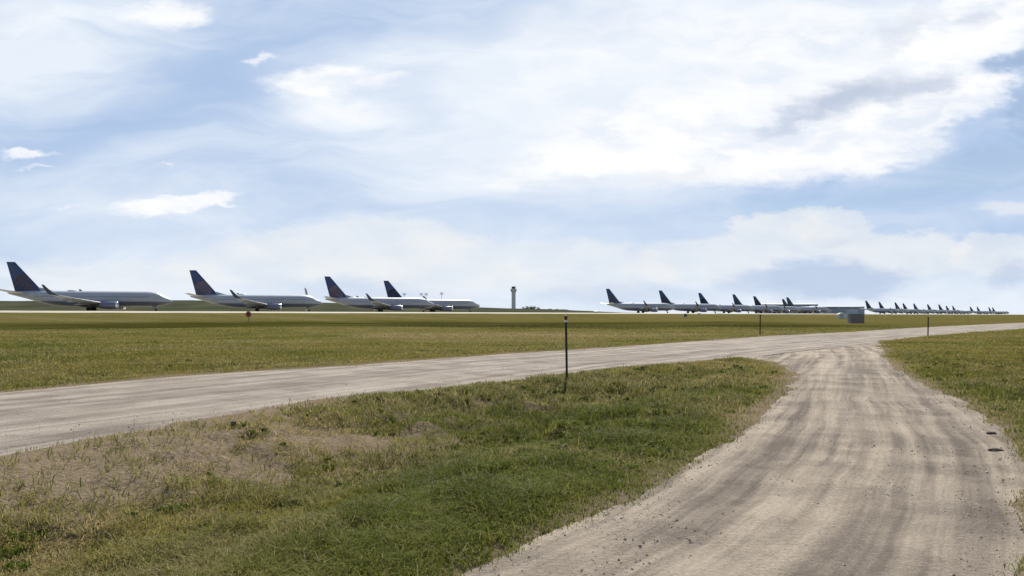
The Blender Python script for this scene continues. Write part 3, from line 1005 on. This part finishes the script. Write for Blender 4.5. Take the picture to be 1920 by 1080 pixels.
pm = make_mast()
for k, (px, ytop, d, lab) in enumerate(((758, 550, 1100, 'thin light mast beside the fin of the half hidden airliner'), (790, 550, 1100, 'left one of two close light masts above the third airliner'),
                                        (799, 550, 1100, 'right one of two close light masts above the third airliner'), (828, 548.5, 1050, 'light mast above the nose of the third airliner'))):
    o = pm if k == 0 else copy_tree(pm)
    o.location = at(px, d, TAXI_Z)
    h = EYE + (HY - ytop) / FPX * d - TAXI_Z
    o.scale = (1, 1, h / 30.8)
    o['label'] = lab

x_, y_, z_ = at(574, 330, TAXI_Z)  # stand-in for a parked aircraft's grey winglet; the light mast is made up
o = empty('light_mast', 'broad grey winglet shaped panel on a made up pole above the nose of the second airliner', 'light mast', (x_, y_, z_), 0, 'apron light masts')
MB().tube((0, 0, 0), (0, 0, 8.2), 0.14, 0.1, 10).build('pole', M_MAST, o, True)
MB().add([(-0.75, -0.12, 10.4), (0.1, -0.12, 9.9), (0.75, -0.12, 7.4), (-0.2, -0.12, 7.6), (-0.75, 0.12, 10.4), (0.1, 0.12, 9.9), (0.75, 0.12, 7.4), (-0.2, 0.12, 7.6)],
         [(0, 3, 2, 1), (4, 5, 6, 7), (0, 1, 5, 4), (1, 2, 6, 5), (2, 3, 7, 6), (3, 0, 4, 7)]).build('winglet_panel', M_CAB0, o)

# ------------------------------------------------------------------ hills behind the airfield
m_hill, g, b = material('far_prairie')
geo = g.n('ShaderNodeNewGeometry').outputs['Position']
hn = g.noise(g.mapping(geo, scale=(1, 1, 3)), 0.02, 6, 0.65)
g.put(b.inputs['Base Color'], g.mix(g.ramp(hn, 0.35, 0.65), (0.050, 0.055, 0.034), (0.076, 0.078, 0.048)))
b.inputs['Specular IOR Level'].default_value = 0.0
b.inputs['Roughness'].default_value = 0.95
sk = [(-900, 562), (-300, 563), (0, 564), (300, 563), (420, 564), (600, 567), (750, 571), (880, 575.5), (940, 577.2), (1000, 579), (1060, 581), (1110, 583.3), (1160, 585.5), (1240, 588.2), (1400, 590.5)]
xs = np.linspace(-900, 1400, 180)
ys = np.interp(xs, [a_ for a_, _ in sk], [b_ for _, b_ in sk]) + (fbm(xs / 60, xs * 0, 71, 4) - 0.5) * 1.6
mb = MB()
rows = []
for dd, kk in ((800, 0.0), (900, 0.35), (1000, 0.75), (1100, 1.0), (1250, 0.8), (1500, 0.0)):
    row = []
    for x_, y_ in zip(xs, ys):
        hh = EYE + (HY - y_) / FPX * 1100
        hh = max(hh, TAXI_Z - 3)
        zz = (TAXI_Z - 1.5) + (hh - TAXI_Z + 1.5) * kk
        row.append(((x_ - 960) / FPX * dd, dd, zz))
    rows.append(row)
n_ = len(xs)
mb.add([p for r_ in rows for p in r_], [(i * n_ + j, i * n_ + j + 1, (i + 1) * n_ + j + 1, (i + 1) * n_ + j) for i in range(len(rows) - 1) for j in range(n_ - 1)])
hills = mb.build('hills', m_hill, None, True)
hills['kind'] = 'structure'

# distant trees
M_LEAF = paint('distant_foliage', (0.075, 0.095, 0.062), 0.9, var=0.3, scale=0.6)
M_BARK = paint('bark', (0.09, 0.07, 0.05), 0.9)


def tree(px, d, ytop, wpx, label):
    x_ = (px - 960) / FPX * d
    htop = EYE + (HY - ytop) / FPX * d
    zb = htop - 9.0
    o = empty('tree', label, 'tree', (x_, d, zb), 0, 'trees on the skyline by the tower')
    H = 9.0
    MB().tube((0, 0, 0), (0.1, 0, H * 0.5), 0.35, 0.2, 8).tube((0.1, 0, H * 0.4), (1.2, 0.3, H * 0.7), 0.15, 0.06, 6).tube((0, 0, H * 0.4), (-1.1, -0.2, H * 0.68), 0.15, 0.06, 6).build('trunk', M_BARK, o, True)
    cr = MB()
    hw = wpx / FPX * d / 2
    cl = [(random.uniform(-hw, hw) * 0.75, random.uniform(-2, 2), H * random.uniform(0.4, 0.88)) for _ in range(9)]
    for _ in range(420):
        c_ = random.choice(cl)
        q = Vector((c_[0] + random.gauss(0, hw * 0.28), c_[1] + random.gauss(0, 0.8), min(H, max(H * 0.18, c_[2] + random.gauss(0, 0.75)))))
        a1 = Vector((random.gauss(0, 1), random.gauss(0, 1), random.gauss(0, 1))).normalized() * 0.34
        a2 = a1.orthogonal().normalized() * 0.3
        cr.add([q - a1, q + a2, q + a1, q - a2], [(0, 1, 2, 3)])
    cr.build('crown', M_LEAF, o)
    return o


for px, ytop, wpx, lab in ((982, 575.3, 9, 'low round tree, first right of the tower'), (989, 573.6, 9, 'bushy tree left of the tallest by the tower'), (995, 572.3, 8, 'tallest tree right of the tower'),
                           (1001, 573.5, 8, 'tree just right of the tallest one by the tower'), (1008, 576.2, 9, 'low spreading tree sloping down from the tall clump'), (1046, 579.2, 9, 'left tree of the second clump'),
                           (1053, 578.4, 9, 'middle tree of the second clump'), (1061, 579.4, 9, 'right tree of the second clump'), (1030, 578.6, 10, 'small tree between the two clumps')):
    tree(px, 1080, ytop, wpx, lab)

# ------------------------------------------------------------------ posts by the road
M_TPOST = paint('dark_green_steel', (0.018, 0.022, 0.013), 0.55, var=0.3, scale=9, bump=0.2)
M_RUST = paint('rusty_red_cap', (0.09, 0.032, 0.02), 0.7, var=0.3, scale=20)
M_REFL = paint('white_reflector', (0.78, 0.78, 0.74), 0.35)
M_PGREY = paint('faded_grey_post', (0.16, 0.17, 0.16), 0.7)


def t_post(px, py, hgt, label, cap=True, band=True, lean=0.0, mat=None, name='marker_post', group='marker posts beside the gravel road', fat=1.0):
    x_, y_ = pt(px, py)
    z_ = gz_at(x_, y_)
    o = empty(name, label, 'post', (x_, y_, z_ - 0.02), R(12), group)
    o.rotation_euler = (R(1.0), R(lean), R(12))
    mat = mat or M_TPOST
    o.scale = (fat, fat, 1)
    m_ = MB()
    m_.box((0, 0, hgt / 2), (0.058, 0.008, hgt)).box((0, 0.022, hgt / 2), (0.008, 0.036, hgt - 0.004))
    for k in range(int(hgt / 0.055)):
        m_.box((0, -0.008, 0.06 + k * 0.055), (0.014, 0.009, 0.02))
    m_.build('stake', mat, o)
    MB().box((0, 0.003, -0.05), (0.15, 0.006, 0.24), 0, 0.8).build('anchor_plate', mat, o)
    if band:
        MB().box((0, 0.004, hgt - 0.125), (0.072, 0.052, 0.05)).build('reflector_band', M_REFL, o)
    if cap:
        MB().lathe([(0.03, hgt - 0.09), (0.042, hgt - 0.05), (0.044, hgt - 0.01), (0.03, hgt + 0.02), (0.006, hgt + 0.03)], 12).build('cap', M_RUST, o, True)
    return o


t_post(1063, 715, 1.64, 'nearest dark steel post with red brown cap and white band, at the grass corner', lean=-1.3)
t_post(1425, 628, 1.72, 'dark steel post beyond the road where the track joins it', band=False, lean=0.4, fat=1.8)
t_post(1740, 629, 1.62, 'dark bare steel post at the right roadside', cap=False, band=False, lean=0.3, fat=1.8)
t_post(1815, 606, 1.9, 'faint grey post standing far out in the field at right', cap=False, band=False, mat=M_PGREY)
t_post(1642, 600.5, 3.6, 'tall faint grey pole right of the grey equipment cabinet', cap=False, band=False, mat=M_PGREY)

# orange marker sign at left
M_ORANGE = paint('orange_marker_paint', (0.50, 0.17, 0.085), 0.6)
M_DKRED = paint('dark_red_disc', (0.10, 0.02, 0.015), 0.5)
x_, y_ = (466 - 960) / FPX * 172, 172
o = empty('marker_sign', 'small round orange sign with dark red centre on a short stake in the far grass', 'sign', (x_, y_, gz_at(x_, y_)))
MB().tube((0, 0, 0), (0, 0, 1.5), 0.06).build('stake', M_PGREY, o)
MB().lathe([(0.62, -0.03), (0.66, -0.01), (0.66, 0.01), (0.62, 0.03)], 24, (0, -0.06, 1.75), 'y').build('panel', M_ORANGE, o)
MB().lathe([(0.36, -0.012), (0.36, 0.012)], 20, (0.0, -0.115, 1.78), 'y').build('disc', M_DKRED, o)

# airfield sign box
x_, y_ = (1285 - 960) / FPX * 345, 345
o = empty('airfield_sign', 'small black box sign with a white end below the second airliner right of the tower', 'sign', (x_, y_, gz_at(x_, y_)))
MB().box((0, 0, 1.15), (1.3, 0.5, 1.3)).build('panel', M_WIN, o)
MB().box((-0.78, 0, 1.15), (0.22, 0.46, 1.2)).build('end_plate', M_WHT, o)
for sx in (-0.5, 0.5):
    MB().box((sx, 0, 0.25), (0.1, 0.1, 0.6)).build('leg', M_MAST, o)

# traffic cone by the third airliner
x_, y_ = (702 - 960) / FPX * 262, 262
o = empty('traffic_cone', 'red and white traffic cone beneath the third airliner', 'cone', (x_, y_, TAXI_Z))
MB().box((0, 0, 0.03), (0.55, 0.55, 0.06)).build('base', M_RUB, o)
MB().lathe([(0.24, 0.06), (0.15, 0.5)], 14).build('lower_cone', M_ORANGE, o, True)
MB().lathe([(0.15, 0.5), (0.10, 0.78)], 14).build('reflective_sleeve', M_REFL, o, True)
MB().lathe([(0.10, 0.78), (0.04, 1.05)], 14).build('cone_tip', M_ORANGE, o, True)

# grey equipment cabinet and white shelter
M_CAB = paint('weathered_grey_steel', (0.20, 0.178, 0.160), 0.85, var=0.12)
M_CAB2 = paint('grey_steel_rib', (0.26, 0.235, 0.215), 0.85)
DC = 160.0
x_ = (1605 - 960) / FPX * DC
zc = gz_at(x_, DC) - 0.15
o = empty('equipment_cabinet', 'dark grey ribbed equipment cabinet standing in the grass beyond the road', 'cabinet', (x_, DC, zc), R(-6))
MB().box((0, 0, 1.02), (2.7, 1.6, 1.9)).build('body', M_CAB, o)
for k in range(5):
    MB().box((-1.1 + 0.55 * k, -0.82, 1.02), (0.10, 0.05, 1.76)).build('rib', M_CAB2, o)
MB().box((0, 0, 2.02), (2.9, 1.8, 0.10)).build('roof', M_ROOFG, o)
MB().box((0, -0.1, 0.03), (3.3, 2.2, 0.12)).build('plinth', M_CONC if False else m_conc, o)
MB().box((1.2, -0.84, 1.05), (0.06, 0.06, 0.22)).build('handle', M_WIN, o)
DS = 400.0
x_ = (1580 - 960) / FPX * DS
zc = gz_at(x_, DS)
o = empty('equipment_shelter', 'pale greenish white equipment shelter left of the dark grey cabinet', 'shelter', (x_, DS, zc), R(-5))
M_SHEL = paint('pale_shelter_paint', (0.52, 0.54, 0.46), 0.6, var=0.08)
ring = [(-2.5, 0), (2.5, 0), (2.5, 2.0), (2.1, 2.55), (1.2, 2.85), (0, 2.95), (-1.2, 2.85), (-2.1, 2.55), (-2.5, 2.0)]
MB().rings([[(a_, -1.6, z_) for a_, z_ in ring], [(a_, 1.6, z_) for a_, z_ in ring]]).build('shell', M_SHEL, o)
MB().box((0.9, -1.62, 1.0), (0.9, 0.06, 1.9)).build('door', M_WHT, o)
MB().box((-1.2, -1.63, 1.5), (0.8, 0.06, 0.5)).build('vent', M_CAB, o)

# clods on the track
M_CLOD = paint('dark_soil_clod', (0.11, 0.086, 0.064), 0.95, var=0.3, scale=14, bump=0.6)


def clod(px, py, dims, label, seed):
    x_, y_ = pt(px, py)
    rs = random.Random(seed)
    rg = []
    for k in range(6):
        t = math.pi * (k + 0.35) / 6.7
        ring = []
        for i in range(14):
            a_ = 2 * math.pi * i / 14
            j = 1 + rs.uniform(-0.38, 0.3)
            ring.append((dims[0] / 2 * math.sin(t) * math.cos(a_) * j, dims[1] / 2 * math.sin(t) * math.sin(a_) * j, -dims[2] * 0.5 * math.cos(t) * (1 + rs.uniform(-.2, .2)) + dims[2] * 0.3))
        rg.append(ring)
    ob = MB().rings(rg).build('dirt_clod', M_CLOD, None, True, (x_, y_, gz_at(x_, y_) + 0.03))
    return tag(ob, label, 'clod', 'dark clods on the tracks')


clod(1867, 844, (0.19, 0.12, 0.045), 'long flat dark clod near the right edge of the track', 1)
clod(1858, 813, (0.13, 0.09, 0.05), 'shorter dark clod just behind the long flat one', 2)
clod(439, 802, (0.11, 0.09, 0.09), 'small dark stone on the bare strip below the road', 3)

# ------------------------------------------------------------------ grass, weeds, pebbles (nobody could count them)
def grass_material(name, transl=0.45):
    m, g, b = material(name)
    c = attr(g, 'tint', 'Color')
    g.put(b.inputs['Base Color'], c)
    b.inputs['Roughness'].default_value = 0.6
    b.inputs['Specular IOR Level'].default_value = 0.05
    tr = g.n('ShaderNodeBsdfTranslucent')
    g.put(tr.inputs[0], c)
    mx = g.n('ShaderNodeMixShader')
    mx.inputs[0].default_value = transl
    m.node_tree.links.new(b.outputs[0], mx.inputs[1])
    m.node_tree.links.new(tr.outputs[0], mx.inputs[2])
    m.node_tree.links.new(mx.outputs[0], m.node_tree.nodes['Material Output'].inputs[0])
    return m


def blades(x, y, z, hgt, wid, lean, tint):
    """bent three-segment blades; all arrays per blade"""
    n = len(x)
    az = rng.uniform(0, 2 * np.pi, n)
    fa = rng.uniform(0, 2 * np.pi, n)
    lx, ly = np.cos(az) * lean * hgt, np.sin(az) * lean * hgt
    wx, wy = np.cos(fa) * wid / 2, np.sin(fa) * wid / 2
    co = np.zeros((n, 5, 3))
    co[:, 0] = np.c_[x - wx, y - wy, z - 0.015]
    co[:, 1] = np.c_[x + wx, y + wy, z - 0.015]
    co[:, 2] = np.c_[x - wx * .75 + lx * .35, y - wy * .75 + ly * .35, z + hgt * .6]
    co[:, 3] = np.c_[x + wx * .75 + lx * .35, y + wy * .75 + ly * .35, z + hgt * .6]
    co[:, 4] = np.c_[x + lx, y + ly, z + hgt * (1 - 0.25 * lean)]
    bi = np.arange(n)[:, None] * 5
    tri = np.concatenate([bi + np.array([[0, 1, 3]]), bi + np.array([[0, 3, 2]]), bi + np.array([[2, 3, 4]])], 1)
    col = np.repeat(np.c_[tint, np.ones(n)][:, None, :], 5, 1)
    return co.reshape(-1, 3), tri.reshape(-1), col.reshape(-1, 4)


def lerp(a, b, t):
    return np.array(a)[None, :] * (1 - t[:, None]) + np.array(b)[None, :] * t[:, None]


def scatter(n, dmin, dmax, amax=41):
    d = np.exp(rng.uniform(math.log(dmin), math.log(dmax), n))
    a = R(1) * rng.uniform(-amax, amax, n)
    return d * np.sin(a), d * np.cos(a)


N = 150000
x, y = scatter(N, 3.6, 130)
z, sd, sdn, sdr, sdb, s, r = ground_fields(x, y)
dry, lush, bare, rush = zone_fields(x, y, sd, s, r)
keep = (sdn > 0.02) & (rng.uniform(0, 1, N) > bare * 0.93) & (sd > -0.3)
x, y, z, sd, r, dry, lush, bare, rush = [q[keep] for q in (x, y, z, sd, r, dry, lush, bare, rush)]
nb = 5
rep = lambda q: np.repeat(q, nb)
spread = rep(0.02 + 0.0035 * r)
xb, yb = rep(x) + rng.normal(0, 1, len(x) * nb) * spread, rep(y) + rng.normal(0, 1, len(x) * nb) * spread
n = len(xb)
# tufts of a darker, taller grass and flat dry patches, each with a shape of its own
wedge = 0.35 + 0.65 * sstep(-4, 0.5, x) * sstep(40, 26, y)
tuft = sstep(0.53, 0.62, fbm(x * 1.7, y * 1.35, 62, 3)) * wedge * sstep(0.4, 1.0, sd) * sstep(70, 30, r)
straw = np.maximum(sstep(0.58, 0.66, fbm(x * 1.3 + 9, y * 1.1, 63, 4)) * sstep(60, 25, r), sstep(0.50, 0.62, fbm(x / 9, y / 4.5, 64, 4)) * sstep(18, 28, r) * 0.9) * (1 - tuft) * (1 - 0.8 * rush)
tuft, straw = rep(tuft), rep(straw)
tall = (1 + 0.8 * tuft - 0.3 * straw) * rep(0.05 + 0.055 * lush + 0.03 * fbm(x * 0.8, y * 0.8, 61, 3)) * rng.uniform(0.5, 1.25, n) * rep(sstep(0.0, 0.7, sd) * 0.6 + 0.4)
wid = 0.0045 + 0.00075 * rep(r) * rng.uniform(0.6, 1.2, n)
t1 = np.clip(rep(lush) + rng.normal(0, 0.25, n), 0, 1)
tint = lerp((0.265, 0.225, 0.048), (0.125, 0.148, 0.022), t1)
tint = tint * (1 - rep(rush)[:, None] * 0.7)
tint = tint * (1 - tuft[:, None] * 0.55) + np.array([[0.03, 0.042, 0.006]]) * tuft[:, None]
dr = np.clip(rep(dry) * 0.8 + rng.normal(-0.08, 0.22, n) + 0.45 * straw, 0, 1)
tint = tint * (1 - dr[:, None]) + np.array([[0.40, 0.315, 0.155]]) * dr[:, None]
tint *= rng.uniform(0.75, 1.25, n)[:, None]
co, tri, col = blades(xb, yb, rep(z), tall, wid, rng.uniform(0.4, 1.7, n), tint)
ob = mesh_from('grass', co, tri, 3, grass_material('grass_blade'), False, {'tint': ('FLOAT_COLOR', col)})
ob['kind'] = 'stuff'
tag(ob, 'short olive green prairie grass covering the field beside the roads', 'grass')

# broad-leaved dark weeds in clumps
M_ = 9500
x, y = scatter(M_, 4.5, 34)
z, sd, sdn, sdr, sdb, s, r = ground_fields(x, y)
dry, lush, bare, rush = zone_fields(x, y, sd, s, r)
cl = fbm(x / 3.0, y / 3.0, 81, 3)
keep = (sd > 0.45) & (cl + rng.normal(0, 0.06, M_) > 0.46) & (bare < 0.5) & (rng.uniform(0, 1, M_) < 0.25 + 0.75 * sstep(-4.5, 0, x)) & (y < 30)
x, y, z, r, lush = [q[keep] for q in (x, y, z, r, lush)]
nb = 22
sz = rep(0.026 + 0.07 * rng.uniform(0, 1, len(x)) ** 2.2)
n = len(x) * nb
xb, yb = rep(x) + rng.normal(0, 0.6, n) * sz, rep(y) + rng.normal(0, 0.6, n) * sz
zb = rep(z) + rng.uniform(0, 0.35, n) * sz
tint = lerp((0.070, 0.100, 0.016), (0.160, 0.190, 0.034), rng.uniform(0, 1, n)) * rep(rng.uniform(0.7, 1.2, len(x)))[:, None]
co, tri, col = blades(xb, yb, zb, sz * rng.uniform(0.5, 1.1, n), 0.012 + 0.0009 * rep(r) + sz * 0.10, rng.uniform(0.3, 1.3, n), tint)
ob = mesh_from('weeds', co, tri, 3, grass_material('weed_leaf', 0.25), False, {'tint': ('FLOAT_COLOR', col)})
ob['kind'] = 'stuff'
tag(ob, 'dark green low weeds in tufts among the grass', 'weeds')

# dry straw stalks
M_ = 7000
x, y = scatter(M_, 4.2, 45)
z, sd, sdn, sdr, sdb, s, r = ground_fields(x, y)
dry, lush, bare, rush = zone_fields(x, y, sd, s, r)
keep = (sd > 0.15) & (rng.uniform(0, 1, M_) < 0.25 + dry * 0.6 + bare * 0.3)
x, y, z, r = [q[keep] for q in (x, y, z, r)]
n = len(x)
tint = lerp((0.30, 0.24, 0.14), (0.52, 0.45, 0.31), rng.uniform(0, 1, n))
co, tri, col = blades(x, y, z, 0.05 + 0.2 * rng.uniform(0, 1, n) ** 2.0, 0.004 + 0.0005 * r, rng.uniform(0.05, 1.2, n), tint)
ob = mesh_from('dry_stalks', co, tri, 3, grass_material('straw', 0.2), False, {'tint': ('FLOAT_COLOR', col)})
ob['kind'] = 'stuff'
tag(ob, 'pale dry stalks scattered through the green grass', 'dry stalks')

# loose pebbles on road and bare ground
M_ = 34000
x, y = scatter(M_, 3.6, 32)
z, sd, sdn, sdr, sdb, s, r = ground_fields(x, y)
dry, lush, bare, rush = zone_fields(x, y, sd, s, r)
clump = fbm(x * 0.9, y * 0.9, 91, 3)
keep = ((sd < 0.3) & (rng.uniform(0, 1, M_) < np.clip(sstep(0.45, 0.66, clump) * 0.6 + 0.06 + 0.5 * sstep(-0.7, -0.1, sd), 0, 1))) | ((sd >= 0.3) & (bare > 0.45) & (rng.uniform(0, 1, M_) < 0.45))
x, y, z, sd, r = [q[keep] for q in (x, y, z, sd, r)]
z = np.where(sd < 0.1, 0.0, z)
n = len(x)
sz = np.exp(np.clip(rng.normal(0, 0.55, n), -1.5, 1.1) + math.log(0.0046)) * (1 + r * 0.025)
oct_ = np.array([[1, 0, 0], [0, 1, 0], [-1, 0, 0], [0, -1, 0], [0, 0, 0.7], [0, 0, -0.7]])
ofs = oct_[None] * sz[:, None, None] * rng.uniform(0.6, 1.3, (n, 6, 3))
ang = rng.uniform(0, 6.28, n)
cx_, sx_ = np.cos(ang)[:, None], np.sin(ang)[:, None]
ofs = np.stack([ofs[..., 0] * cx_ - ofs[..., 1] * sx_, ofs[..., 0] * sx_ + ofs[..., 1] * cx_, ofs[..., 2]], -1)
co = (np.c_[x, y, z - sz * 0.1][:, None, :] + ofs).reshape(-1, 3)
ft = np.array([[0, 1, 4], [1, 2, 4], [2, 3, 4], [3, 0, 4], [1, 0, 5], [2, 1, 5], [3, 2, 5], [0, 3, 5]])
tri = (np.arange(n)[:, None, None] * 6 + ft[None]).reshape(-1)
tn = lerp((0.17, 0.14, 0.11), (0.55, 0.49, 0.41), rng.uniform(0, 1, n) ** 1.3)
col = np.repeat(np.c_[tn, np.ones(n)][:, None], 6, 1).reshape(-1, 4)
m_peb, g, b = material('pebble')
g.put(b.inputs['Base Color'], attr(g, 'tint', 'Color'))
b.inputs['Roughness'].default_value = 0.85
ob = mesh_from('pebbles', co, tri, 3, m_peb, False, {'tint': ('FLOAT_COLOR', col)})
ob['kind'] = 'stuff'
tag(ob, 'loose grey and tan pebbles strewn over the tracks', 'pebbles')
